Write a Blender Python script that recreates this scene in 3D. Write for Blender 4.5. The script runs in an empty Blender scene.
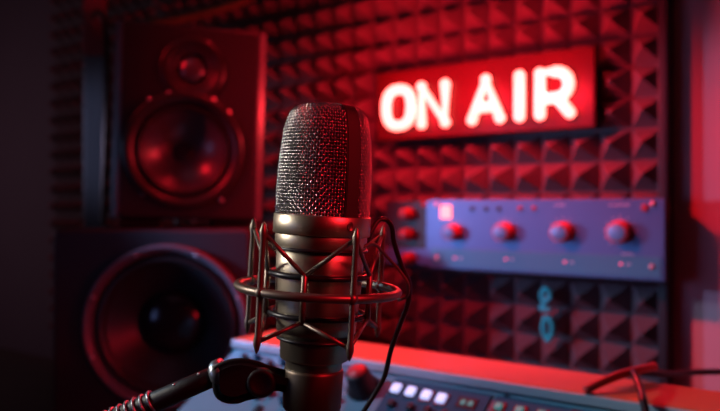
import bpy, bmesh, math, random
from mathutils import Vector, Matrix
random.seed(4)
PI = math.pi
R = math.radians
sc = bpy.context.scene
COL = sc.collection
EYE = 1.2
YAW = math.atan2(.5772, .8165)
FW = Vector((-.5772, .8165, 0)); RT = Vector((.8165, .5772, 0))
F = 700.0

def W(px, py, z):
    """world point seen at (px,py), z metres in front of the camera"""
    return RT*((px-360)/F*z) + FW*z + Vector((0, 0, EYE + (205.5-py)/F*z))
def S(px, y):
    """x on the plane Y=y (parallel to the back wall) for picture column px"""
    xc = (px-360)/F
    return y*(-.5772+.8165*xc)/(.8165+.5772*xc)
def K(px, y):
    return y/(.8165+.5772*(px-360)/F)
def H(px, py, y):
    return EYE + (205.5-py)/F*K(px, y)

# ------------------------------------------------------------------ materials
def mat(name, col, rough=.5, metal=0., noise=0., nscale=60, bump=0., bscale=200, spec=.5, emit=None, estr=0., coat=0., trans=0.):
    m = bpy.data.materials.new(name); m.use_nodes = True
    nt = m.node_tree; b = nt.nodes['Principled BSDF']
    b.inputs['Base Color'].default_value = (*col, 1)
    b.inputs['Roughness'].default_value = rough
    b.inputs['Metallic'].default_value = metal
    b.inputs['Specular IOR Level'].default_value = spec
    b.inputs['Coat Weight'].default_value = coat
    if emit:
        b.inputs['Emission Color'].default_value = (*emit, 1)
        b.inputs['Emission Strength'].default_value = estr
    tc = nt.nodes.new('ShaderNodeTexCoord')
    if noise:
        n = nt.nodes.new('ShaderNodeTexNoise'); n.inputs['Scale'].default_value = nscale; n.inputs['Detail'].default_value = 4
        nt.links.new(tc.outputs['Object'], n.inputs['Vector'])
        mr = nt.nodes.new('ShaderNodeMapRange')
        mr.inputs['To Min'].default_value = 1-noise; mr.inputs['To Max'].default_value = 1+noise
        nt.links.new(n.outputs['Fac'], mr.inputs['Value'])
        mx = nt.nodes.new('ShaderNodeMix'); mx.data_type = 'RGBA'; mx.blend_type = 'MULTIPLY'
        mx.inputs[0].default_value = 1; mx.inputs[6].default_value = (*col, 1)
        nt.links.new(mr.outputs['Result'], mx.inputs[7])
        nt.links.new(mx.outputs[2], b.inputs['Base Color'])
    if bump:
        n2 = nt.nodes.new('ShaderNodeTexNoise'); n2.inputs['Scale'].default_value = bscale; n2.inputs['Detail'].default_value = 3
        nt.links.new(tc.outputs['Object'], n2.inputs['Vector'])
        bp = nt.nodes.new('ShaderNodeBump'); bp.inputs['Strength'].default_value = bump; bp.inputs['Distance'].default_value = .002
        nt.links.new(n2.outputs['Fac'], bp.inputs['Height']); nt.links.new(bp.outputs['Normal'], b.inputs['Normal'])
    return m
M = {}
M['foam'] = mat('foam', (.13, .085, .095), .5, noise=.12, nscale=90, bump=.5, bscale=260, spec=.4)
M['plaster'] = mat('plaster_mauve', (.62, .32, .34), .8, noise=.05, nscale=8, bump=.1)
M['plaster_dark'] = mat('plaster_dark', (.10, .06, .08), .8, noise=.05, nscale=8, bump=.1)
M['trim'] = mat('trim_black', (.012, .01, .014), .5)
M['floor'] = mat('floor_boards', (.08, .05, .04), .5, noise=.3, nscale=5)
M['desk'] = mat('desk_wood', (.05, .035, .03), .45, noise=.25, nscale=12)
M['black'] = mat('black_plastic', (.010, .009, .012), .5, bump=.1, bscale=500)
M['cab'] = mat('cabinet_black', (.022, .018, .024), .5, noise=.1, bump=.15, bscale=400)
M['edge'] = mat('cabinet_edge', (.12, .10, .12), .35)
M['rubber'] = mat('rubber', (.02, .018, .02), .38)
M['cone'] = mat('cone', (.06, .055, .065), .3, noise=.1, spec=.6)
M['cone2'] = mat('cone_matte', (.018, .016, .02), .4)
M['cap'] = mat('dust_cap', (.03, .028, .034), .25)
M['knobdark'] = mat('knob_dark_red', (.28, .015, .02), .35)
M['subcap'] = mat('glossy_cap', (.012, .010, .014), .18)
M['dome'] = mat('tweeter_dome', (.16, .15, .17), .3, metal=.6)
M['screw'] = mat('screw_metal', (.75, .62, .62), .3, metal=.7)
M['bronze'] = mat('champagne_metal', (.58, .50, .38), .38, metal=1, bump=.03, bscale=900)
M['cup'] = mat('clamp_metal', (.16, .12, .09), .45, metal=.9)
M['wire'] = mat('grille_wire', (.62, .56, .55), .24, metal=1)
M['liner'] = mat('grille_liner', (.012, .008, .01), .7)
M['frame'] = mat('grille_frame', (.08, .06, .065), .6, metal=.8)
M['mount'] = mat('mount_metal', (.28, .22, .18), .42, metal=.85)
M['elastic'] = mat('elastic', (.015, .014, .018), .35)
M['cable'] = mat('cable_black', (.015, .013, .016), .3)
M['cable_redlit'] = mat('cable_redlit', (.5, .03, .03), .35)  # the red is light falling on the cable, put into its colour
M['steel'] = mat('steel', (.5, .55, .6), .35, metal=.9)
M['signbox'] = mat('sign_acrylic', (.055, .0015, .005), .35, spec=.3)
M['letter'] = mat('lit_letter', (.9, .7, .7), .4, emit=(1, .15, .12), estr=7)
M['console'] = mat('console_paint', (.17, .34, .44), .42, noise=.06, bump=.05)
M['navy'] = mat('console_navy', (.02, .11, .19), .6, noise=.06, spec=.25)
M['ledge'] = mat('ledge_paint', (.62, .15, .08), .4, noise=.05)
M['lip'] = mat('ledge_lip', (.42, .5, .58), .35, metal=.2)
M['recess'] = mat('dark_recess', (.015, .02, .035), .5)
M['litbtn'] = mat('lit_button', (.8, .85, .95), .4, emit=(.50, .55, 1), estr=1.1)
M['tealbtn'] = mat('teal_button', (.05, .25, .25), .4, emit=(.08, .42, .42), estr=.35)
M['redframe'] = mat('red_button_frame', (.35, .01, .03), .4)
M['reddot'] = mat('red_dot', (.3, .01, .03), .4)
M['pinkled'] = mat('pink_led', (.8, .2, .3), .4, emit=(1, .12, .3), estr=.8)
M['display'] = mat('display', (.8, .2, .2), .4, emit=(1, .2, .2), estr=2.6)
M['plate'] = mat('rack_plate', (.085, .17, .33), .42, metal=.45, noise=.04)
M['plate2'] = mat('rack_strip', (.06, .24, .32), .5, metal=.4)
M['knobcap'] = mat('knob_cap', (.13, .38, .62), .35, metal=.1)
M['knobred'] = mat('knob_skirt', (.62, .05, .06), .35)
M['mark'] = mat('mark_white', (.55, .55, .7), .5)
M['teal'] = mat('teal_paint', (.015, .60, .62), .45)
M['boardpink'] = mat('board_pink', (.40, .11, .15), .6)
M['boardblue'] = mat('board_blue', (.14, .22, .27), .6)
M['hose'] = mat('hose_olive', (.16, .12, .05), .5)
M['hosegrey'] = mat('hose_grey', (.16, .17, .18), .5)

# ------------------------------------------------------------------ mesh builder
class MB:
    def __init__(s): s.v = []; s.f = []; s.sm = []
    def add(s, vs, fs, smooth=True):
        o = len(s.v); s.v += [tuple(v) for v in vs]
        s.f += [tuple(i+o for i in f) for f in fs]; s.sm += [smooth]*len(fs)
        return s
    def box(s, a, b, ch=0., mx=None):
        bm = bmesh.new(); bmesh.ops.create_cube(bm, size=1)
        for v in bm.verts:
            v.co = Vector([(a[i]+b[i])/2 + v.co[i]*(b[i]-a[i]) for i in range(3)])
        if ch: bmesh.ops.bevel(bm, geom=list(bm.edges), offset=ch, segments=2, affect='EDGES', profile=.5)
        bm.verts.index_update()
        vs = [(mx @ v.co) if mx else v.co.copy() for v in bm.verts]
        s.add(vs, [[v.index for v in f.verts] for f in bm.faces], False); bm.free(); return s
    def lathe(s, prof, n=48, mx=None, smooth=True, close=True):
        vs = []; fs = []
        for r, z in prof:
            for i in range(n):
                a = 2*PI*i/n; v = Vector((r*math.cos(a), r*math.sin(a), z)); vs.append(mx @ v if mx else v)
        for j in range(len(prof)-1):
            for i in range(n):
                k = (i+1) % n; fs.append((j*n+i, j*n+k, (j+1)*n+k, (j+1)*n+i))
        s.add(vs, fs, smooth)
        if close:
            m = len(prof)
            if prof[0][0] > 1e-6: s.f.append(tuple(len(s.v)-m*n+i for i in reversed(range(n)))); s.sm.append(False)
            if prof[-1][0] > 1e-6: s.f.append(tuple(len(s.v)-n+i for i in range(n))); s.sm.append(False)
        return s
    def tube(s, pts, rad, n=8, closed=False):
        pts = [Vector(p) for p in pts]; m = len(pts)
        rs = rad if isinstance(rad, (list, tuple)) else [rad]*m
        T = []
        for i in range(m):
            a = pts[(i-1) % m] if (closed or i) else pts[0]; b = pts[(i+1) % m] if (closed or i < m-1) else pts[-1]
            t = b-a; T.append(t.normalized() if t.length > 1e-12 else Vector((0, 0, 1)))
        u = T[0].orthogonal().normalized(); vs = []
        for i in range(m):
            u = (u - T[i]*u.dot(T[i])); u = u.normalized() if u.length > 1e-9 else T[i].orthogonal().normalized()
            w = T[i].cross(u)
            for k in range(n):
                a = 2*PI*k/n; vs.append(pts[i] + (u*math.cos(a)+w*math.sin(a))*rs[i])
        fs = []
        for i in range(m if closed else m-1):
            j = (i+1) % m
            for k in range(n):
                l = (k+1) % n; fs.append((i*n+k, i*n+l, j*n+l, j*n+k))
        if not closed:
            fs.append(tuple(reversed(range(n)))); fs.append(tuple((m-1)*n+k for k in range(n)))
        return s.add(vs, fs)
    def ball(s, c, r, n=12, mx=None):
        prof = [(max(r*math.sin(PI*i/n), 0.0), -r*math.cos(PI*i/n)) for i in range(n+1)]
        t = Matrix.Translation(c)
        return s.lathe(prof, 2*n, (mx @ t) if mx else t, True, False)
    def build(s, name, m, parent=None, **kw):
        me = bpy.data.meshes.new(name); me.from_pydata(s.v, [], s.f); me.materials.append(m)
        me.polygons.foreach_set('use_smooth', s.sm); me.update()
        bm = bmesh.new(); bm.from_mesh(me); bmesh.ops.remove_doubles(bm, verts=bm.verts, dist=1e-7)
        bmesh.ops.recalc_face_normals(bm, faces=bm.faces); bm.to_mesh(me); bm.free()
        o = bpy.data.objects.new(name, me); COL.objects.link(o)
        if parent: o.parent = parent
        for k, v in kw.items(): o[k] = v
        return o
def thing(name, label, cat, loc=(0, 0, 0), rot=(0, 0, 0), group=None):
    o = bpy.data.objects.new(name, None); COL.objects.link(o); o.empty_display_size = .05
    o.location = loc; o.rotation_euler = rot; o['label'] = label; o['category'] = cat
    if group: o['group'] = group
    return o
def struct(name, mb, m):
    return mb.build(name, m, kind='structure')
def smooth_path(pts, k=6):
    P = [Vector(p) for p in pts]; out = []
    for i in range(len(P)-1):
        p0 = P[i-1] if i else P[0]*2-P[1]; p1, p2 = P[i], P[i+1]; p3 = P[i+2] if i+2 < len(P) else P[-1]*2-P[-2]
        for j in range(k):
            t = j/k
            out.append(.5*((2*p1)+(-p0+p2)*t+(2*p0-5*p1+4*p2-p3)*t*t+(-p0+3*p1-3*p2+p3)*t**3))
    out.append(P[-1]); return out
def ring_pts(r, z, n=64, c=(0, 0)): return [(c[0]+r*math.cos(2*PI*i/n), c[1]+r*math.sin(2*PI*i/n), z) for i in range(n)]
TOFRONT = Matrix.Rotation(PI/2, 4, 'X')       # local +Z of a lathe -> -Y (towards the viewer)

# ------------------------------------------------------------------ room
WY = 1.191
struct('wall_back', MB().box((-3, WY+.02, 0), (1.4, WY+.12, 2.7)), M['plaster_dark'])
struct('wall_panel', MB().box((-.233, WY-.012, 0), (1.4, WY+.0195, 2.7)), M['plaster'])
struct('trim_1', MB().box((-.247, WY-.05, .78), (-.2335, WY+.0195, 2.7), .002), M['trim'])
struct('wall_left', MB().box((-3.1, -1.8, 0), (-3, WY+.12, 2.7)), M['plaster_dark'])
struct('wall_right', MB().box((1.4, -1.8, 0), (1.5, WY+.12, 2.7)), M['plaster_dark'])
struct('wall_front', MB().box((-3.1, -1.9, 0), (1.5, -1.8, 2.7)), M['plaster_dark'])
struct('floor', MB().box((-3.1, -1.9, -.1), (1.5, WY+.12, 0)), M['floor'])
struct('ceiling', MB().box((-3.1, -1.9, 2.7), (1.5, WY+.12, 2.8)), M['plaster_dark'])

# desk
d = thing('desk', 'dark wooden desk carrying the mixing console and the large speaker', 'desk', (-.9, .66, 0))
MB().box((-1.3, -.5, .715), (1.3, .5, .75), .004).build('desk_top', M['desk'], d)
for sx in (-1.24, 1.24):
    for sy in (-.44, .44):
        MB().box((sx-.03, sy-.03, 0), (sx+.03, sy+.03, .715), .003).build('leg', M['desk'], d)

# ------------------------------------------------------------------ foam panels
PIT = .05; FD = .038
def foam_mesh(nx, nz):
    mb = MB(); vs = []; fs = []
    rings = [(1, 0.), (.94, .03), (.5, .47), (.13, .92), (.05, 1.0)]
    for i in range(nx):
        for j in range(nz):
            cx, cz = (i+.5)*PIT, (j+.5)*PIT; b = len(vs)
            for s_, h_ in rings:
                q = s_*PIT/2
                for dx, dz in ((-q, -q), (q, -q), (q, q), (-q, q)): vs.append((cx+dx, -.010-h_*FD, cz+dz))
            for r_ in range(len(rings)-1):
                for k in range(4):
                    l = (k+1) % 4; a = b+r_*4
                    fs.append((a+k, a+l, a+4+l, a+4+k))
            a = b+(len(rings)-1)*4; fs.append((a, a+1, a+2, a+3))
    mb.add(vs, fs, False)
    w, h = nx*PIT, nz*PIT
    e = .0006
    mb.add([(e, 0, e), (w-e, 0, e), (w-e, 0, h-e), (e, 0, h-e), (e, -.010, e), (w-e, -.010, e), (w-e, -.010, h-e), (e, -.010, h-e)],
           [(3, 2, 1, 0), (0, 1, 5, 4), (1, 2, 6, 5), (2, 3, 7, 6), (3, 0, 4, 7)], False)
    return mb
SEAM = -.346; HS = EYE+.124
cols = [(SEAM, 2, 'narrow strip of red-lit pyramid foam %s'), (SEAM-.5, 10, 'wide pyramid foam panel %s'),
        (SEAM-1.0, 10, 'pyramid foam panel %s'), (SEAM-1.5, 10, 'dim pyramid foam panel %s'), (SEAM-1.6, 2, 'dark strip of pyramid foam %s')]
where = {(0, 1): 'right of the glowing sign, beside the black trim', (0, 0): 'behind the right end of the rack unit',
         (1, 1): 'carrying the glowing sign', (1, 0): 'behind the rack unit and above the console ledge',
         (2, 1): 'on the wall left of the sign, above the microphone', (2, 0): 'behind the microphone head and the left end of the rack unit',
         (3, 1): 'on the wall above and behind the upper speaker', (3, 0): 'on the wall behind the upper speaker, below the panel above it',
         (4, 1): 'left of the pale board, upper piece', (4, 0): 'left of the pale board, lower piece'}
meshes = {}
for ci, (x0, nx, lab) in enumerate(cols):
    for rj, z0 in ((0, HS-.5), (1, HS)):
        if nx not in meshes:
            o = foam_mesh(nx, 10).build('acoustic_foam_panel', M['foam']); meshes[nx] = o.data
        else:
            o = bpy.data.objects.new('acoustic_foam_panel', meshes[nx]); COL.objects.link(o)
        o.location = (x0, WY, z0); o['label'] = lab % where[(ci, rj)]; o['category'] = 'foam panel'; o['group'] = 'pyramid foam panels on the wall'
# backing board behind foam
struct('trim_2', MB().box((SEAM-1.6, WY+.0002, .9), (-.247, WY+.0195, 2.0)), M['trim'])

# ------------------------------------------------------------------ ON AIR sign
SY = 1.122
sg = thing('neon_sign', 'glowing ON AIR sign with white-hot letters on a red panel', 'sign', (0, 0, 0))
MB().box((-.760, 1.131, HS+.001), (-.339, 1.1425, EYE+.256), .003).build('sign_panel', M['signbox'], sg)
HB, HT = EYE+.1505, EYE+.2195
def letter(strokes, r=.0093):
    mb = MB()
    for st, closed in strokes:
        pts = [Vector((x, SY, z)) for x, z in st]
        if closed: mb.tube(pts, r, 12, True)
        else:
            mb.tube(pts, r, 12); 
            for e in (pts[0], pts[-1]): mb.ball(e, r, 8)
            for e in pts[1:-1]: mb.ball(e, r, 8)
    mb.build('letter', M['letter'], sg, label='glowing white letter')
    # mounting pins
def sx(p): return S(p, SY)
x0, x1 = sx(381.5)+.0108, sx(416)-.0108; cx, hw = (x0+x1)/2, (x1-x0)/2
oz = []
for i in range(40):
    a = 2*PI*i/40; c, s_ = math.cos(a), math.sin(a)
    oz.append((cx+hw*abs(c)**.75*(1 if c > 0 else -1), (HB+HT)/2+(HT-HB)/2*abs(s_)**.85*(1 if s_ > 0 else -1)))
letter([(oz, True)])
x0, x1 = sx(416.5)+.0108, sx(450.5)-.0108
letter([([(x0, HB), (x0, HT), (x1, HB), (x1, HT)], False)])
x0, x1 = sx(466.5)+.0108, sx(505.7)-.0108; xm = (x0+x1)/2
letter([([(x0, HB), (xm, HT), (x1, HB)], False), ([(x0+.011, HB+.021), (x1-.011, HB+.021)], False)])
xm = (sx(512)+sx(527))/2
letter([([(xm, HB), (xm, HT)], False)])
x0, x1 = sx(533.7)+.0108, sx(576.4)-.0108
zc = HB+.026; arc = [(x0+(x1-x0)*.55+(x1-x0)*.42*math.sin(a), (HT+zc)/2+(HT-zc)/2*math.cos(a)) for a in [PI*i/10 for i in range(11)]]
letter([([(x0, HB), (x0, HT)] + arc + [(x0, zc)], False), ([(x0+(x1-x0)*.6, zc), (x1, HB)], False)])
for px in (398, 433, 486, 519, 540):
    MB().tube([(sx(px), SY, EYE+.18), (sx(px), 1.137, EYE+.18)], .002, 6).build('mounting_pin', M['trim'], sg)

# ------------------------------------------------------------------ teal marks on the foam
def glyph(strokes, px, py, w, h, lab):
    y = WY-.010-FD-.0035
    cxx, czz = S(px, y), H(px, py, y); mb = MB()
    for st in strokes:
        mb.tube(smooth_path([(cxx+a*w/2, y, czz+b*h/2) for a, b in st], 5), .0042, 8)
    o = mb.build('teal_character', M['teal']); o['label'] = lab; o['category'] = 'character'
glyph([[(-.8, .5), (0, 1), (.8, .5), (.5, 0), (-.8, -.95), (.9, -1)], [(-.8, .5), (-.5, -.1), (.5, 0)]], 545.5, 299, .020, .034, 'teal figure 2 on the pyramid foam just under the rack unit')
glyph([[(0, 1), (.9, .3), (.7, -.6), (0, -1), (-.8, -.3), (-.7, .6), (0, 1)]], 547.5, 328, .017, .040, 'teal oval character on the pyramid foam beneath the teal figure 2')

# ------------------------------------------------------------------ rack unit
RY = 1.105
rk = thing('rack_unit', 'blue-grey rack processor with four round knobs and a lit pink display', 'audio rack unit')
xL, xR = S(431, RY), S(665, RY); zT, zB = EYE+.0110, EYE-.1120
MB().box((xL, RY, zB-.0003), (xR, WY-.0485, zT-.002), .002).build('housing', M['black'], rk)
MB().box((xL-.001, RY-.006, zB), (xR+.001, RY, zT), .0015).build('faceplate', M['plate'], rk)
MB().box((xL+.004, RY-.0075, zB+.004), (xR-.004, RY-.0058, zB+.036), .0005).build('lower_strip', M['plate2'], rk)
def rp(px, py): return S(px, RY-.007), H(px, py, RY-.007)
for px, rr in ((454, .0135), (505, .0150), (563, .0155), (620, .0165)):
    x, z = rp(px, 232)
    T = Matrix.Translation((x, RY-.006, z)) @ TOFRONT
    k = MB().lathe([(rr*1.08, 0), (rr*1.08, .003), (rr, .005), (rr*.97, .0205), (rr*.92, .0220)], 32, T).build('knob', M['knobred'], rk)
    MB().lathe([(rr*.80, .0218), (rr*.80, .0232), (rr*.72, .0240), (0, .0240)], 32, T).build('knob_cap', M['knobcap'], k)
    mk = MB()
    for i in range(11):
        a = R(-140+28*i); mk.box((-.0007, -.0003, rr*1.3), (.0007, .0002, rr*1.3+.003), 0, Matrix.Translation((x, RY-.0062, z)) @ Matrix.Rotation(a, 4, 'Y'))
    mk.build('scale_marks', M['mark'], rk)
x, z = rp(446, 212)
MB().box((x-.011, RY-.0085, z-.012), (x+.011, RY-.006, z+.012), .001).build('display', M['display'], rk)
for px, py, rr, mm in ((472, 209, .0042, 'recess'), (486, 209, .0042, 'recess'), (499, 209, .0042, 'recess'), (520, 208.5, .0042, 'reddot'), (534, 208.5, .0042, 'reddot'), (645, 208, .006, 'reddot')):
    x, z = rp(px, py)
    MB().lathe([(rr, 0), (rr, .0015), (rr*.8, .002), (0, .002)], 20, Matrix.Translation((x, RY-.006, z)) @ TOFRONT).build('indicator', M[mm], rk)
for px, py in ((455, 258), (506, 259), (565, 262), (621, 264)):
    x, z = rp(px, py)
    MB().lathe([(.0022, 0), (.0022, .001), (0, .0012)], 14, Matrix.Translation((x, RY-.0075, z)) @ TOFRONT).build('indicator', M['pinkled'], rk, label='small pink light')
    MB().box((x+.008, RY-.0081, z-.0012), (x+.014, RY-.0074, z+.0012)).build('scale_marks', M['mark'], rk)
for px, py in ((437, 205), (653, 204), (437, 258), (652, 267)):
    x, z = rp(px, py)
    MB().lathe([(.0042, 0), (.004, .0018), (.002, .003), (0, .0032)], 18, Matrix.Translation((x, RY-.0075, z)) @ TOFRONT).build('screw', M['screw'], rk)
for px, py, n in ((560, 205, 4), (615, 205, 7), (628, 254, 4), (566, 254, 3)):
    mk = MB(); x, z = rp(px, py)
    for i in range(n): mk.box((x+i*.0045-.009, RY-.0066, z-.0012), (x+i*.0045-.006, RY-.0058, z+.0012))
    mk.build('scale_marks', M['mark'], rk)

sh = MB().box((S(386, RY), RY+.008, zB-.0045), (xR, WY-.0485, zB-.0005), .001).build('wall_shelf', M['black'])
sh['label'] = 'thin black shelf under the rack unit and the small dark module'; sh['category'] = 'shelf'
rk2 = thing('preamp_module', 'small dark module with three red knobs beside the rack processor', 'audio module')
xa, xb = S(387, RY+.004), xL-.0012
MB().box((xa, RY+.006, zB-.0003), (xb, WY-.0485, zT-.003), .002).build('housing', M['black'], rk2)
MB().box((xa, RY, EYE-.078), (xb-.008, RY+.006, zT-.003), .001).build('faceplate', M['trim'], rk2)
MB().box((xa, RY, zB+.004), (xb-.008, RY+.006, EYE-.079), .001).build('faceplate', M['plate'], rk2, label='pale lower faceplate')
MB().box((xb-.0075, RY-.003, zB+.004), (xb, RY+.006, zT-.003), .001).build('side_strip', M['plate'], rk2)
for px, py in ((409, 214), (409, 234), (411, 258)):
    x, z = S(px, RY), H(px, py, RY); T = Matrix.Translation((x, RY, z)) @ TOFRONT
    k = MB().lathe([(.012, 0), (.012, .004), (.0105, .006), (.0095, .022), (.008, .0235), (0, .0235)], 28, T).build('knob', M['knobdark'], rk2)
MB().lathe([(.005, 0), (.004, .003), (0, .003)], 14, Matrix.Translation((S(424, RY-.003), RY-.003, H(424, 205, RY))) @ TOFRONT).build('indicator', M['reddot'], rk2)

# ------------------------------------------------------------------ console
Q = .8
YF, YB, HL = .837*Q, .94*Q, EYE-.224*Q
CX0, CX1 = -.848*Q, .12
ZD = .75
SL = R(32)
con = thing('mixing_console', 'blue mixing console with a red-lit top ledge and rows of lit buttons', 'mixing console')
LEN = .20
ye, ze = YF-LEN*math.cos(SL), HL-.012-LEN*math.sin(SL)
def prism(mb, poly, xa, xb):
    n = len(poly); vs = [(xa, y, z) for y, z in poly] + [(xb, y, z) for y, z in poly]
    fs = [tuple(range(n)), tuple(reversed(range(n, 2*n)))] + [(i, (i+1) % n, n+(i+1) % n, n+i) for i in range(n)]
    return mb.add(vs, fs, False)
prism(MB(), [(YF+.003, HL-.012), (ye, ze), (ye, ZD), (YB-.004, ZD), (YB-.004, HL-.010)], CX0, CX1).build('console_body', M['console'], con)
MB().box((CX0-.004, YF+.0015, HL-.010), (CX1+.004, YB, HL), .0015).build('top_ledge', M['ledge'], con)
MB().box((CX0-.004, YF-.0035, HL-.0105), (CX1+.004, YF+.0012, HL-.0008), .001).build('ledge_lip', M['lip'], con)
MB().box((CX0-.014, YF-.01-.19*math.cos(SL), ZD), (CX0-.0045, YB, HL-.02), .003).build('end_cheek', M['black'], con) if False else None
FM = Matrix.Translation((0, YF, HL-.012)) @ Matrix.Rotation(SL, 4, 'X')   # local: x along, -y down the slope, z out
def face_s(px, v):
    y = YF-v*math.cos(SL); return S(px, y)
xn = face_s(386, .03)
MB().box((xn, -.185, 0), (face_s(484, .03), -.006, .0010), .0004, FM).build('module_panel', M['navy'], con, label='navy button module')
MB().box((face_s(488.5, .03), -.185, 0), (CX1-.01, -.006, .0010), .0004, FM).build('module_panel', M['navy'], con, label='navy button module')
for px in (258, 284, 310, 336):
    for v in (.012, .034, .052, .070, .088, .106, .124):
        x = face_s(px, v)
        if v in (.034, .088): MB().box((x-.004, -v-.006, 0), (x+.004, -v+.006, .0035), .0008, FM).build('button', M['recess'], con)
        else: MB().lathe([(.0048, 0), (.0045, .004), (.0038, .0085), (0, .009)], 16, FM @ Matrix.Translation((x, -v, 0))).build('knob', M['navy'], con)
def fb(name, m, px, v, w, h, t, ch=.0005, parent=con, z0=0, **kw):
    x = face_s(px, v); return MB().box((x-w/2, -v-h/2, z0), (x+w/2, -v+h/2, z0+t), ch, FM).build(name, m, parent, **kw)
for px, v in ((397, .022), (411.5, .023), (427, .024), (442, .025)):
    b = fb('button_bezel', M['redframe'] if px > 420 else M['recess'], px, v, .0135, .0165, .002)
    fb('button', M['litbtn'], px, v, .0100, .0115, .0045, .001, parent=b, z0=.0012, label='glowing pale blue button')
for px in (392, 411, 428, 445):
    fb('button', M['recess'], px, .044, .007, .008, .006, .001)
b = fb('level_display', M['recess'], 467, .024, .022, .015, .002)
for px in (463.5, 471): fb('display_light', M['tealbtn'], px, .024, .005, .006, .001, 0, parent=b, z0=.002)
fb('panel_gap', M['recess'], 486, .06, .004, .116, .0008, 0)
for px in (499, 520, 542):
    b = fb('button_bezel', M['redframe'], px, .022, .0135, .0135, .002)
    fb('button', M['tealbtn'], px, .022, .0078, .0078, .004, .001, parent=b, z0=.0012, label='teal button')
b = fb('level_display', M['recess'], 584, .016, .026, .015, .002); fb('display_light', M['redframe'], 584, .016, .014, .007, .001, 0, parent=b, z0=.002)
for px, v, mm in ((246, .016, 'recess'), (271, .020, 'recess'), (271, .062, 'reddot'), (297, .05, 'mark'), (323, .07, 'mark')):
    x = face_s(px, v); T = FM @ Matrix.Translation((x, -v, 0))
    MB().lathe([(.0055, 0), (.005, .004), (.0045, .008), (0, .0085)], 18, T).build('knob', M[mm], con)
x = face_s(366, .022); T = FM @ Matrix.Translation((x, -.028, 0))
k = MB().lathe([(.019, 0), (.019, .004), (.015, .007), (.0135, .024), (.012, .026), (0, .026)], 28, T).build('knob', M['black'], con, label='large black knob')
MB().lathe([(.0105, .0255), (.0105, .0275), (0, .028)], 24, T).build('knob_cap', M['knobred'], k)
for px in (345, 505, 530, 555, 600): fb('scale_marks', M['mark'], px, .040, .010, .0012, .0004, 0)
for px in (398, 412, 427, 443, 499, 521, 542, 467): fb('scale_marks', M['mark'], px, .036, .009, .0012, .0004, 0)

# ------------------------------------------------------------------ speakers
def round_rect(w, h, r, n=5):
    out = []
    for cx_, cz_, a0 in ((w/2-r, h/2-r, 0), (-w/2+r, h/2-r, 90), (-w/2+r, -h/2+r, 180), (w/2-r, -h/2+r, 270)):
        for i in range(n+1):
            a = R(a0+90*i/n); out.append((cx_+r*math.cos(a), cz_+r*math.sin(a)))
    return out
def baffle(name, w, h, holes, t, bev, m, parent):
    cu = bpy.data.curves.new('b', 'CURVE'); cu.dimensions = '2D'; cu.fill_mode = 'BOTH'; cu.extrude = t/2-bev; cu.bevel_depth = bev; cu.bevel_resolution = 2
    def sp(pts):
        s_ = cu.splines.new('POLY'); s_.points.add(len(pts)-1); s_.use_cyclic_u = True
        for p, q in zip(s_.points, pts): p.co = (q[0], q[1], 0, 1)
    sp(round_rect(w-2*bev, h-2*bev, .006))
    for cx_, cz_, r in holes: sp([(cx_+(r+bev)*math.cos(-2*PI*i/64), cz_-h/2+(r+bev)*math.sin(-2*PI*i/64)) for i in range(64)])
    tmp = bpy.data.objects.new('tmp', cu); COL.objects.link(tmp)
    dg = bpy.context.evaluated_depsgraph_get(); me = bpy.data.meshes.new_from_object(tmp.evaluated_get(dg))
    bpy.data.objects.remove(tmp)
    me.transform(Matrix.Translation((0, -t/2, h/2)) @ TOFRONT)
    me.materials.clear(); me.materials.append(m)
    o = bpy.data.objects.new(name, me); COL.objects.link(o); o.parent = parent; return o
def cabinet(w, h, dp, t, m, parent):
    bm = bmesh.new(); bmesh.ops.create_cube(bm, size=1)
    for v in bm.verts: v.co = Vector((v.co.x*w, t*0+(v.co.y+.5)*dp, (v.co.z+.5)*h))
    bmesh.ops.bevel(bm, geom=[e for e in bm.edges if not all(abs(v.co.y) < 1e-6 for v in e.verts)], offset=.006, segments=2, affect='EDGES')
    bmesh.ops.delete(bm, geom=[f for f in bm.faces if all(abs(v.co.y) < 1e-6 for v in f.verts)], context='FACES')
    me = bpy.data.meshes.new('cabinet'); bm.to_mesh(me); bm.free(); me.materials.append(m)
    o = bpy.data.objects.new('cabinet', me); COL.objects.link(o); o.parent = parent; return o
def LT(x, z): return Matrix.Translation((x, 0, z)) @ TOFRONT
def screws(parent, lst, r, d):
    for x, z in lst: MB().lathe([(r, d), (r*.9, d+.0018), (r*.4, d+.0028), (0, d+.003)], 16, LT(x, z)).build('screw', M['screw'], parent)

# upper two way speaker
ub = W(187.5, 222, 1.22)
SUBTOP = EYE-.0386
up = thing('studio_monitor', 'black two-way studio speaker standing on the larger speaker', 'speaker', (ub.x, ub.y, SUBTOP+.0155), (0, R(1.6), YAW+R(15)))
w, h = .252, .331
cabinet(w, h, .24, .02, M['cab'], up)
wx, wz = -.010, .117; tx, tz = .001, .257
baffle('baffle', w-.022, h, [(wx, wz, .079), (tx, tz, .028)], .024, .005, M['cab'], up)
for sg_ in (-1, 1):
    pl = [(w/2-.0112, -.024), (w/2-.0105, -.0243), (w/2-.001, -.0165), (w/2, -.0155), (w/2, .0005), (w/2-.0112, .0005)]
    vs = [(sg_*x_, y_, z_) for z_ in (.0005, h-.0005) for x_, y_ in pl]; n_ = len(pl)
    MB().add(vs, [tuple(range(n_)), tuple(range(n_, 2*n_))] + [(i, (i+1) % n_, n_+(i+1) % n_, n_+i) for i in range(n_)], False).build('edge_trim', M['edge'], up)
B = .024
MB().lathe([(.101, B-.0005), (.1, B+.006), (.096, B+.008), (.086, B+.006), (.080, B-.004), (.078, B-.015)], 72, LT(wx, wz), True, False).build('woofer_frame', M['rubber'], up)
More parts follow.
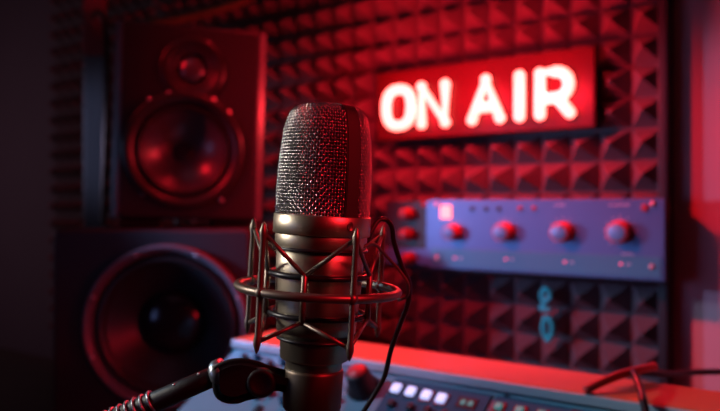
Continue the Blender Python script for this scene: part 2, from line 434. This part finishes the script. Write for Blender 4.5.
MB().lathe([(.0785, B-.004)] + [(.0785-.011*i/8, B-.004+.0065*math.sin(PI*i/8)) for i in range(1, 9)], 72, LT(wx, wz), True, False).build('surround', M['rubber'], up)
MB().lathe([(.0676, B-.004), (.060, B-.0125), (.050, B-.021), (.040, B-.0275), (.030, B-.032), (.018, B-.035)], 72, LT(wx, wz), True, False).build('woofer_cone', M['cone'], up)
MB().lathe([(.0185, B-.0351)] + [(.0185*math.cos(R(a)), B-.035+.004*math.sin(R(a))) for a in (15, 30, 45, 60, 75, 90)], 48, LT(wx, wz), True, False).build('dust_cap', M['cap'], up)
MB().lathe([(.055, B-.0005), (.0545, B+.003), (.050, B+.005), (.042, B+.003), (.030, B-.006), (.024, B-.010)], 56, LT(tx, tz), True, False).build('tweeter_plate', M['rubber'], up)
MB().lathe([(.0245, B-.0102)] + [(.0225*math.cos(R(a)), B-.010+.011*math.sin(R(a))) for a in (0, 20, 40, 60, 75, 90)], 40, LT(tx, tz), True, False).build('tweeter_dome', M['dome'], up)
screws(up, [(tx-.011, tz+.050), (tx+.025, tz+.046), (tx-.037, tz-.044), (tx+.037, tz-.050)], .0042, B)
screws(up, [(wx-.058, wz+.083), (wx+.074, wz+.070), (wx-.064, wz-.076), (wx+.066, wz-.083)], .0042, B)
# pads under it
for sgn, lab in ((-1, 'black foam wedge pad under the left of the upper speaker'), (1, 'black foam wedge pad under the right of the upper speaker')):
    p = MB().box((-.115 if sgn < 0 else .045, .03, 0), (-.045 if sgn < 0 else .115, .2, .0135 if sgn > 0 else .0165), .001).build('isolation_pad', M['rubber'])
    p.location = (ub.x, ub.y, SUBTOP); p.rotation_euler = (0, 0, YAW+R(15)); p['label'] = lab; p['category'] = 'pad'; p['group'] = 'pads under the upper speaker'

# lower large speaker
lb = W(155, 229, 1.15)
sub = thing('subwoofer', 'large black speaker with one big round woofer at the lower left', 'speaker', (lb.x, lb.y, ZD), (0, 0, YAW+R(2)))
w, h = .316, SUBTOP-ZD
cabinet(w, h, .31, .02, M['cab'], sub)
wx, wz = .024, EYE-.195-ZD
baffle('baffle', w, h, [(wx, wz, .118)], .020, .005, M['cab'], sub)
B = .020
MB().lathe([(.133, B-.0005), (.132, B+.010), (.129, B+.013), (.126, B+.012), (.1175, B-.001), (.1165, B-.012)], 96, LT(wx, wz), True, False).build('woofer_frame', M['edge'], sub)
MB().lathe([(.1170, B-.006)] + [(.1170-.019*i/10, B-.006+.011*math.sin(PI*i/10)) for i in range(1, 11)], 96, LT(wx, wz), True, False).build('surround', M['rubber'], sub)
MB().lathe([(.0981, B-.006), (.085, B-.018), (.068, B-.034), (.052, B-.048)], 96, LT(wx, wz), True, False).build('woofer_cone', M['cone2'], sub)
MB().lathe([(.0535, B-.0485), (.0535, B-.043), (.051, B-.042)] + [(.051*math.cos(R(a)), B-.043+.022*math.sin(R(a))) for a in (15, 30, 45, 60, 75, 90)], 64, LT(wx, wz), True, False).build('dust_cap', M['subcap'], sub)
screws(sub, [(wx+.125*math.cos(R(a)), wz+.125*math.sin(R(a))) for a in (22, 67, 112, 157, 202, 247, 292, 337)], .0035, B+.009)

# ------------------------------------------------------------------ board + cables behind the speakers
bp_ = W(95, 205, 1.6)
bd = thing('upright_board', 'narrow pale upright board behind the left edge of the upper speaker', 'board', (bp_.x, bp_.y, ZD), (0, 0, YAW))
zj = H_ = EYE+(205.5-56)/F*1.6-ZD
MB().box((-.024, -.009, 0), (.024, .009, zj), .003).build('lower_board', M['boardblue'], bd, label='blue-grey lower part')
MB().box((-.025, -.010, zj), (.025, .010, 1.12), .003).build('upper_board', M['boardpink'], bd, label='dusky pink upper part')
MB().tube([W(96, 15, 1.6)-Vector((bp_.x, bp_.y, ZD)) + Vector((0, 0, 0)), (0, 0, 0)], .001).build('x', M['trim']) if False else None
def loose(name, pts, r, m, label, cat='cable', k=6, n=8, group=None):
    mb = MB().tube(smooth_path(pts, k), r, n); o = mb.build(name, m); o['label'] = label; o['category'] = cat
    if group: o['group'] = group
    return o
loose('hanging_cable', [W(92, 17, 1.57), W(97, 12, 1.56), W(103, 18, 1.56), W(106, 40, 1.56), W(107, 90, 1.55), W(105, 150, 1.55), W(103, 240, 1.55), W(103, 330, 1.54)], .006, M['cable'], 'black cable hanging over the pale upright board', k=8)
loose('cable_loop', [W(150, -30, 1.6), W(154, 0, 1.58), W(160, 12, 1.57), W(170, 22, 1.56), W(180, 60, 1.58), W(178, 180, 1.57), W(178, 300, 1.56), W(178, 405, 1.55)], .008, M['hosegrey'], 'grey cable curving down behind the top of the upper speaker')
loose('hose', [W(150, 24, 1.53), W(175, 20, 1.53), W(205, 13, 1.52), W(240, 2, 1.5), W(280, -20, 1.48)], .010, M['hose'], 'olive hose rising to the right above the upper speaker', 'hose')

# ------------------------------------------------------------------ microphone
ZM = .44
TILT = R(3.3)
mbase = W(322.5, 217, ZM)
ROT = (0, TILT, 0)
MROT = Matrix.Rotation(YAW, 4, 'Z') @ Matrix.Rotation(TILT, 4, 'Y')
def mic_like(name, label, cat):
    o = thing(name, label, cat); o.matrix_world = Matrix.Translation(mbase) @ MROT; return o
mic = mic_like('condenser_microphone', 'champagne metal studio microphone with woven mesh head held in the shock mount', 'microphone')
PROF = [(0, .0288), (.015, .0291), (.030, .0287), (.042, .0277), (.052, .0267), (.0585, .0253), (.0635, .0236), (.0665, .0213), (.0684, .0178), (.0697, .0115), (.0702, .004)]
# arc length parameterisation
def dense():
    P = [Vector((r, z, 0)) for z, r in PROF]; return smooth_path(P, 10)
DP = dense(); AL = [0]
for i in range(1, len(DP)): AL.append(AL[-1]+(DP[i]-DP[i-1]).length)
def prof(s):
    s = max(0, min(s, AL[-1]-1e-9))
    lo, hi = 0, len(AL)-1
    while hi-lo > 1:
        md = (lo+hi)//2
        if AL[md] <= s: lo = md
        else: hi = md
    t = (s-AL[lo])/(AL[hi]-AL[lo]); p = DP[lo].lerp(DP[hi], t); tg = (DP[hi]-DP[lo]).normalized()
    return p.x, p.y, Vector((tg.y, -tg.x, 0))     # r, z, outward normal (r,z)
def mp(phi, s, off):
    r, z, n = prof(s); rr = r+n.x*off; zz = z+n.y*off
    return Vector((rr*math.sin(phi), -rr*math.cos(phi), zz))
PB = R(39); HWB = .0050
NM, NR = 100, 42
SP = AL[-1]/NR*.985; AMP = .00056; WR = .00042
def skip(p):       # inside the frame band
    nrm = Vector((math.cos(PB), math.sin(PB), 0))     # across the band
    return abs(p.dot(nrm)) < HWB-.0003
for side, nm in ((-1, 'front'), (1, 'rear')):
    mb = MB()
    # meridians
    for i in range(NM):
        phi = 2*PI*(i+.5)/NM
        mid = (phi-PB) % (2*PI)
        if (mid > PI) != (side < 0): continue
        step = 1 if i % 2 == 0 else 2
        smax = AL[-1]*(.93 if i % 4 == 0 else .87 if i % 2 == 0 else .84)
        pts = []; j = 0
        while j*SP/2 <= smax:
            s = j*SP/2; off = AMP*math.cos(PI*(j/2-.5+i)) if True else 0
            p = mp(phi, s, off)
            if skip(p): 
                if len(pts) > 1: mb.tube(pts, WR, 4)
                pts = []
            else: pts.append(p)
            j += 1
        if len(pts) > 1: mb.tube(pts, WR, 4)
    # rings
    for j in range(NR):
        s = (j+.5)*SP
        if s > AL[-1]*.93: break
        pts = []
        for q in range(NM*2+1):
            phi = PB + (q/2)*2*PI/NM
            if (q > NM) and side > 0: break
            if (q < NM) and side < 0: continue
            i = (phi/(2*PI)*NM-.5)
            off = -AMP*math.cos(PI*(i+j)) if True else 0
            p = mp(phi, s, off)
            if skip(p):
                if len(pts) > 1: mb.tube(pts, WR, 4)
                pts = []
            else: pts.append(p)
        if len(pts) > 1: mb.tube(pts, WR, 4)
    mb.build('grille', M['wire'], mic, label='%s half of the woven mesh head' % nm)
MB().lathe([(p.x-.0016, p.y-.0008) for p in DP[::4]] + [(.0, .0690)], 72, None, True, False).build('grille_liner', M['liner'], mic)
# frame band: upright plate through the axis
out = [(p.x+.0007, p.y+.0006) for p in DP[::3]] + [(DP[-1].x, DP[-1].y+.0006)]
poly = [(r, z) for r, z in out] + [(-r, z) for r, z in reversed(out)]
bm = bmesh.new()
dirv = Vector((math.sin(PB), -math.cos(PB), 0)); nv = Vector((math.cos(PB), math.sin(PB), 0))
va = [bm.verts.new(dirv*r+nv*HWB+Vector((0, 0, z))) for r, z in poly]; vb = [bm.verts.new(dirv*r-nv*HWB+Vector((0, 0, z))) for r, z in poly]
bm.faces.new(va); bm.faces.new(list(reversed(vb)))
for i in range(len(poly)):
    j = (i+1) % len(poly); bm.faces.new((va[i], vb[i], vb[j], va[j]))
bmesh.ops.recalc_face_normals(bm, faces=bm.faces)
big = [e for e in bm.edges if any(len(f.verts) > 6 for f in e.link_faces)]
bmesh.ops.bevel(bm, geom=big, offset=.0006, segments=2, affect='EDGES')
me = bpy.data.meshes.new('grille_frame'); bm.to_mesh(me); bm.free(); me.materials.append(M['frame'])
o = bpy.data.objects.new('grille_frame', me); COL.objects.link(o); o.parent = mic; o['label'] = 'smooth band over the mesh head'
def bl(prof_):   # tiny bevels
    return prof_
MB().lathe([(.0290, .0012), (.0300, .0012), (.0305, .0006), (.0305, -.0104), (.0300, -.0110), (.0288, -.0112)], 96, None, True).build('collar', M['bronze'], mic)
o = MB().lathe([(.0287, -.0110), (.0289, -.0116), (.0287, -.0186), (.0283, -.0194), (.0272, -.0196), (.0270, -.0206), (.0276, -.0210), (.0274, -.034), (.0266, -.050), (.0252, -.066), (.0247, -.0715), (.0228, -.0722), (.0224, -.0726), (.0218, -.0878), (.0214, -.0884), (.0185, -.0890), (.0180, -.0896), (.0174, -.100), (.0174, -.1168), (.0168, -.1174), (.006, -.1174)], 96).build('body', M['bronze'], mic)
MB().lathe([(.0062, -.117), (.0062, -.130), (.0055, -.131), (.0055, -.1600)], 24).build('connector', M['steel'], mic)
a = R(36); c = Vector((math.sin(a), -math.cos(a), 0))*.0306+Vector((0, 0, -.0045))
T = Matrix.Translation(c) @ Matrix.Rotation(a, 4, 'Z') @ TOFRONT @ Matrix.Diagonal((.7, 1, 1, 1))
MB().lathe([(.0030, -.0003), (.0030, .0006), (.0024, .0008), (.0020, .0004), (0, .0004)], 24, T).build('badge', M['mount'], mic, label='small oval emblem')

# ------------------------------------------------------------------ shock mount
sm = mic_like('shock_mount', 'metal spider shock mount ring with pointed posts around the microphone', 'shock mount')
ZR = -.0445      # ring height below the grille base
RR = .0500
MB().tube(ring_pts(RR, ZR, 96), .0027, 12, True).build('outer_ring', M['mount'], sm)
angs = [-38, 26, 128, 190, -114]
def pt(phi, r, z): return Vector((r*math.sin(R(phi)), -r*math.cos(R(phi)), z))
ZT_, ZB_ = -.0035, -.0795
for i, a in enumerate(angs):
    top, bot = ZT_, ZB_
    rp_ = RR+.0005
    MB().tube([pt(a, rp_, top), pt(a, rp_, top-.002), pt(a, rp_, top-.0055), pt(a, rp_, top-.008), pt(a, rp_, top-.011), pt(a, rp_, (top+bot)/2),
               pt(a, rp_, bot+.011), pt(a, rp_, bot+.008), pt(a, rp_, bot+.0055), pt(a, rp_, bot+.002), pt(a, rp_, bot)],
              [.0003, .0013, .0023, .0023, .0017, .0019, .0017, .0023, .0023, .0013, .0003], 10).build('post', M['mount'], sm)
    MB().ball(pt(a, RR, ZR), .0036, 8).build('ring_joint', M['mount'], sm)
    b = angs[(i+1) % 5] if i < 4 else -38
    am = (a + (b if b > a else b+360))/2
    if i == 0: am = -12
    ip_t, ip_b = -.0335, -.0625; ri = .0325
    MB().tube([pt(am, ri, ip_t+.001), pt(am, ri, ip_t), pt(am, ri, ip_b), pt(am, ri, ip_b-.001)], [.0008, .0019, .0019, .0008], 8).build('inner_post', M['mount'], sm)
    for ang in (a, b):
        MB().tube([pt(ang, rp_-.001, top-.007), pt(am, ri, ip_t-.001)], .0014, 8).build('cord', M['mount'], sm)
        MB().tube([pt(ang, rp_-.001, bot+.007), pt(am, ri, ip_b+.001)], .0014, 8).build('cord', M['mount'], sm)
MB().tube(ring_pts(.0308, -.0355, 72), .0019, 8, True).build('inner_ring', M['elastic'], sm)
MB().tube(ring_pts(.0300, -.0600, 72), .0017, 8, True).build('inner_ring', M['elastic'], sm)
MB().tube(ring_pts(.0288, -.0200, 72), .0012, 8, True).build('elastic_band', M['elastic'], sm)
MB().tube(ring_pts(.0238, -.0755, 72), .0012, 8, True).build('elastic_band', M['elastic'], sm)
# swivel clamp (black): cup + arm + pivot, drawn in picture-plane metres around the lower body
def mloc(px, py, z=ZM): return (Matrix.Translation(mbase) @ MROT).inverted() @ W(px, py, z)
MB().lathe([(.0176, -.0945), (.0184, -.0950), (.0188, -.0965), (.0184, -.1190), (.0176, -.1200), (.0064, -.1200)], 64).build('clamp_cup', M['cup'], sm)
sil = [(212, 366), (228, 359.5), (243, 358), (258, 361), (272, 366), (290, 371), (300, 373), (303, 403), (292, 399), (285, 393), (277, 391), (268, 393), (258, 398), (246, 401), (236, 404), (222, 402), (213, 392)]
_q = smooth_path([(x, y, 0) for x, y in sil+[sil[0]]], 3)[:-1]; sil = [(p.x, p.y) for p in _q]
front = [mloc(x, y, ZM-.012) for x, y in sil]; back = [mloc(x, y, ZM+.012) for x, y in sil]
bm = bmesh.new(); va = [bm.verts.new(p) for p in front]; vb = [bm.verts.new(p) for p in back]
bm.faces.new(va); bm.faces.new(list(reversed(vb)))
for i in range(len(sil)):
    j = (i+1) % len(sil); bm.faces.new((va[i], vb[i], vb[j], va[j]))
bmesh.ops.recalc_face_normals(bm, faces=bm.faces)
bmesh.ops.bevel(bm, geom=[e for e in bm.edges if any(len(f.verts) > 6 for f in e.link_faces)], offset=.0045, segments=4, affect='EDGES')
for f_ in bm.faces: f_.smooth = len(f_.verts) < 6
me = bpy.data.meshes.new('swivel_arm'); bm.to_mesh(me); bm.free(); me.materials.append(M['black'])
o = bpy.data.objects.new('swivel_arm', me); COL.objects.link(o); o.parent = sm
pc = mloc(261, 383, ZM-.012)
pv = MB().lathe([(.0095, -.001), (.0085, .0005), (.0078, .0014), (.006, .0014), (.005, .0008), (0, .0008)], 32, Matrix.Translation(pc) @ TOFRONT).build('pivot_knob', M['black'], sm)

# ------------------------------------------------------------------ boom arm
ba = thing('boom_arm', 'black microphone boom arm with a pale collar reaching in from the lower left', 'microphone arm')
A0, A1 = W(226, 371, ZM), W(60, 443, .45)
dr = (A1-A0).normalized()
MB().tube([A0, A0+dr*.30*(A1-A0).length, A1], [.0062, .0066, .0072], 16).build('arm_tube', M['black'], ba)
Lc = [A0+dr*.0005, A0+dr*.001, A0+dr*.006, A0+dr*.0075, A0+dr*.009]
MB().tube(Lc, [.0075, .0092, .0092, .0084, .0066], 20).build('collar', M['steel'], ba, label='pale grey end collar')
A2 = W(-60, 495, .47); 
MB().tube([A1-dr*.004, A2], [.0085, .0085], 14).build('arm_tube', M['black'], ba)
MB().tube([A2+Vector((0, 0, .02)), Vector((A2.x, A2.y, .752))], .011, 16).build('pole', M['black'], ba)
MB().lathe([(.07, .0), (.07, .012), (.05, .018), (.012, .03), (0, .03)], 40, Matrix.Translation((A2.x, A2.y, .75))).build('base', M['black'], ba)
# coiled spring / cable wrap on the arm
n0, turns = 160, 14
u = dr.orthogonal().normalized(); v_ = dr.cross(u); hp = []
B0 = A0+(A1-A0)*.42
for i in range(n0*1+1):
    t = i/n0; hp.append(B0+dr*(.075*t)+(u*math.cos(2*PI*turns*t)+v_*math.sin(2*PI*turns*t))*.0075)
MB().tube(hp, .0009, 6).build('coil', M['steel'], ba)
for t, rr in ((.155, .0012), (.30, .0012)):
    MB().ball(A0+(A1-A0)*t+Vector((0, 0, .0058))-FW*.003, rr, 8).build('rivet', M['steel'], ba)

# ------------------------------------------------------------------ cables by the mic
loose('microphone_cable', [W(366, 246, .445), W(371, 232, .447), W(378, 221, .45), W(386, 220, .452), (W(392, 228, .455)), W(394, 242, .458), W(401, 264, .46), W(409, 284, .46), W(408, 303, .46), W(400, 325, .462), W(391, 350, .465), W(385, 375, .47), W(376, 392, .475), W(364, 411, .48), W(340, 450, .50), W(320, 520, .54), W(300, 590, .60), W(292, 700, .62), W(280, 707, .625)], .0017, M['cable'], 'thin black cable looping down the right side of the shock mount', k=8)
loose('bungee_cord', [W(362, 247, .43), W(374, 244, .437), W(386, 256, .445), W(399, 270, .45), W(408, 284, .452), W(407, 296, .455), W(398, 300, .46)], .0010, M['mount'], 'thin shiny cord beside the cable loop right of the microphone', 'cord', k=8)

# ------------------------------------------------------------------ cables on the ledge
lz = HL+.004
loose('redlit_cable', [W(585, 390.5, .668), W(600, 383, .672), W(620, 375, .682), W(640, 369.5, .70), W(654, 366.5, .715)], [.0042]*24+[.0048], M['cable_redlit'], 'cable with red light in its colour, lying on the right end of the console ledge', k=6, n=10)
loose('patch_cable', [W(612, 378, .69), W(632, 371.5, .705), W(650, 372, .725), W(672, 374, .75), W(700, 372, .78), W(760, 372, .83)], .0036, M['cable'], 'black cable running off right behind the red-lit cable')
loose('patch_cable', [W(632, 371.5, .690), W(637, 380, .665), W(641, 391, .645), W(643, 400, .627), W(646, 414, .615), W(650, 440, .59), W(652, 470, .56)], .0036, M['cable'], 'black cable dropping over the front of the console below the red-lit cable')

# ------------------------------------------------------------------ lights
def area(name, loc, tgt, size, col, power, sy=None, spread=None):
    l = bpy.data.lights.new(name, 'AREA'); l.energy = power; l.color = col; l.size = size
    if sy: l.shape = 'RECTANGLE'; l.size_y = sy
    if spread: l.spread = spread
    o = bpy.data.objects.new(name, l); COL.objects.link(o); o.location = loc
    o.rotation_euler = (Vector(tgt)-Vector(loc)).to_track_quat('-Z', 'Y').to_euler(); return o
def spot(name, loc, tgt, col, power, ang, blend=.5, soft=.06):
    l = bpy.data.lights.new(name, 'SPOT'); l.energy = power; l.color = col; l.spot_size = R(ang); l.spot_blend = blend; l.shadow_soft_size = soft
    o = bpy.data.objects.new(name, l); COL.objects.link(o); o.location = loc
    o.rotation_euler = (Vector(tgt)-Vector(loc)).to_track_quat('-Z', 'Y').to_euler(); return o
spot('blue_spot', (-1.17, .36, 1.25), (-.40, .97, 1.10), (.30, .50, 1.0), 19, 40, .4, .02)
spot('console_fill', (-1.0, .20, 1.50), (-.47, .61, 1.0), (.36, .72, 1.0), 14, 52, .5, .05)  # unseen cool fill, added to turn the console bluer
area('blue_fill', (-.98, -.30, 1.18), (-.42, 1.1, 1.15), .5, (.28, .40, 1.0), .15, .35, R(44))  # unseen blue area light, added so the rack plate reflects blue
spot('board_fill', (-1.9, .3, 1.4), (-1.37, .93, 1.35), (.75, .62, 1.0), 9, 26, .8, .05)  # unseen fill, added to bring up the upright board
spot('speaker_fill', (-1.75, .15, 1.35), (-.95, .82, 1.33), (.3, .5, 1.0), 2.5, 26, .6, .08)  # unseen blue fill, added for the right side of the woofer cone
spot('key_lamp', (-.88, -.02, 1.38), (-.27, .35, 1.15), (1, .92, .84), 13, 30, .5, .09)
spot('red_side_lamp', (.32, .28, 1.5), (-.27, .36, 1.17), (1, .015, .03), 11, 30, .5, .08)
spot('red_low_fill', (.2, .90, 1.22), (-.92, .76, 1.0), (1, .012, .03), 10, 34, .5, .06)  # unseen red fill, added to redden the speaker faces and rings
spot('red_wall_fill', (-.66, .98, 1.95), (-.50, 1.08, 1.1), (1, .012, .025), 18, 110, .8, .05)  # unseen red wash, added for the foam and the speaker's right edge
spot('red_front_lamp', (-1.1, .0, 2.0), (-.42, 1.15, 1.05), (1, .010, .022), 88, 36, .6, .04)
area('ambient_fill', (-.6, .0, 2.6), (-.6, .3, 0), 1.0, (.75, .42, .62), .55)  # unseen overhead light, added as dim mauve ambient
area('left_fill', (-2.3, .3, 1.4), (-2.1, 1.2, 1.2), .3, (1, .68, .85), 1.0)  # unseen fill, added to lift the far left wall out of black
for x in (-.69, -.55, -.40):  # unseen point lights, added ahead of the letters to strengthen the sign's red
    l = bpy.data.lights.new('sign_glow_fill', 'POINT'); l.energy = 2.2; l.color = (1, .012, .03); l.shadow_soft_size = .03
    o = bpy.data.objects.new('sign_glow_fill', l); COL.objects.link(o); o.location = (x, 1.05, 1.39)

w_ = bpy.data.worlds.new('world'); sc.world = w_; w_.use_nodes = True
w_.node_tree.nodes['Background'].inputs[0].default_value = (.02, .012, .018, 1); w_.node_tree.nodes['Background'].inputs[1].default_value = 1

# ------------------------------------------------------------------ camera
cam = bpy.data.cameras.new('camera'); co = bpy.data.objects.new('camera', cam); COL.objects.link(co)
co.location = (0, 0, EYE); co.rotation_euler = (PI/2, 0, YAW)
cam.sensor_width = 36; cam.lens = F/720*36; cam.clip_start = .02
cam.dof.use_dof = True; cam.dof.focus_distance = .408; cam.dof.aperture_fstop = 5.8
sc.camera = co
sc.view_settings.view_transform = 'Standard'; sc.view_settings.look = 'None'; sc.view_settings.gamma = 1
sc.view_settings.use_curve_mapping = False; sc.view_settings.exposure = 0
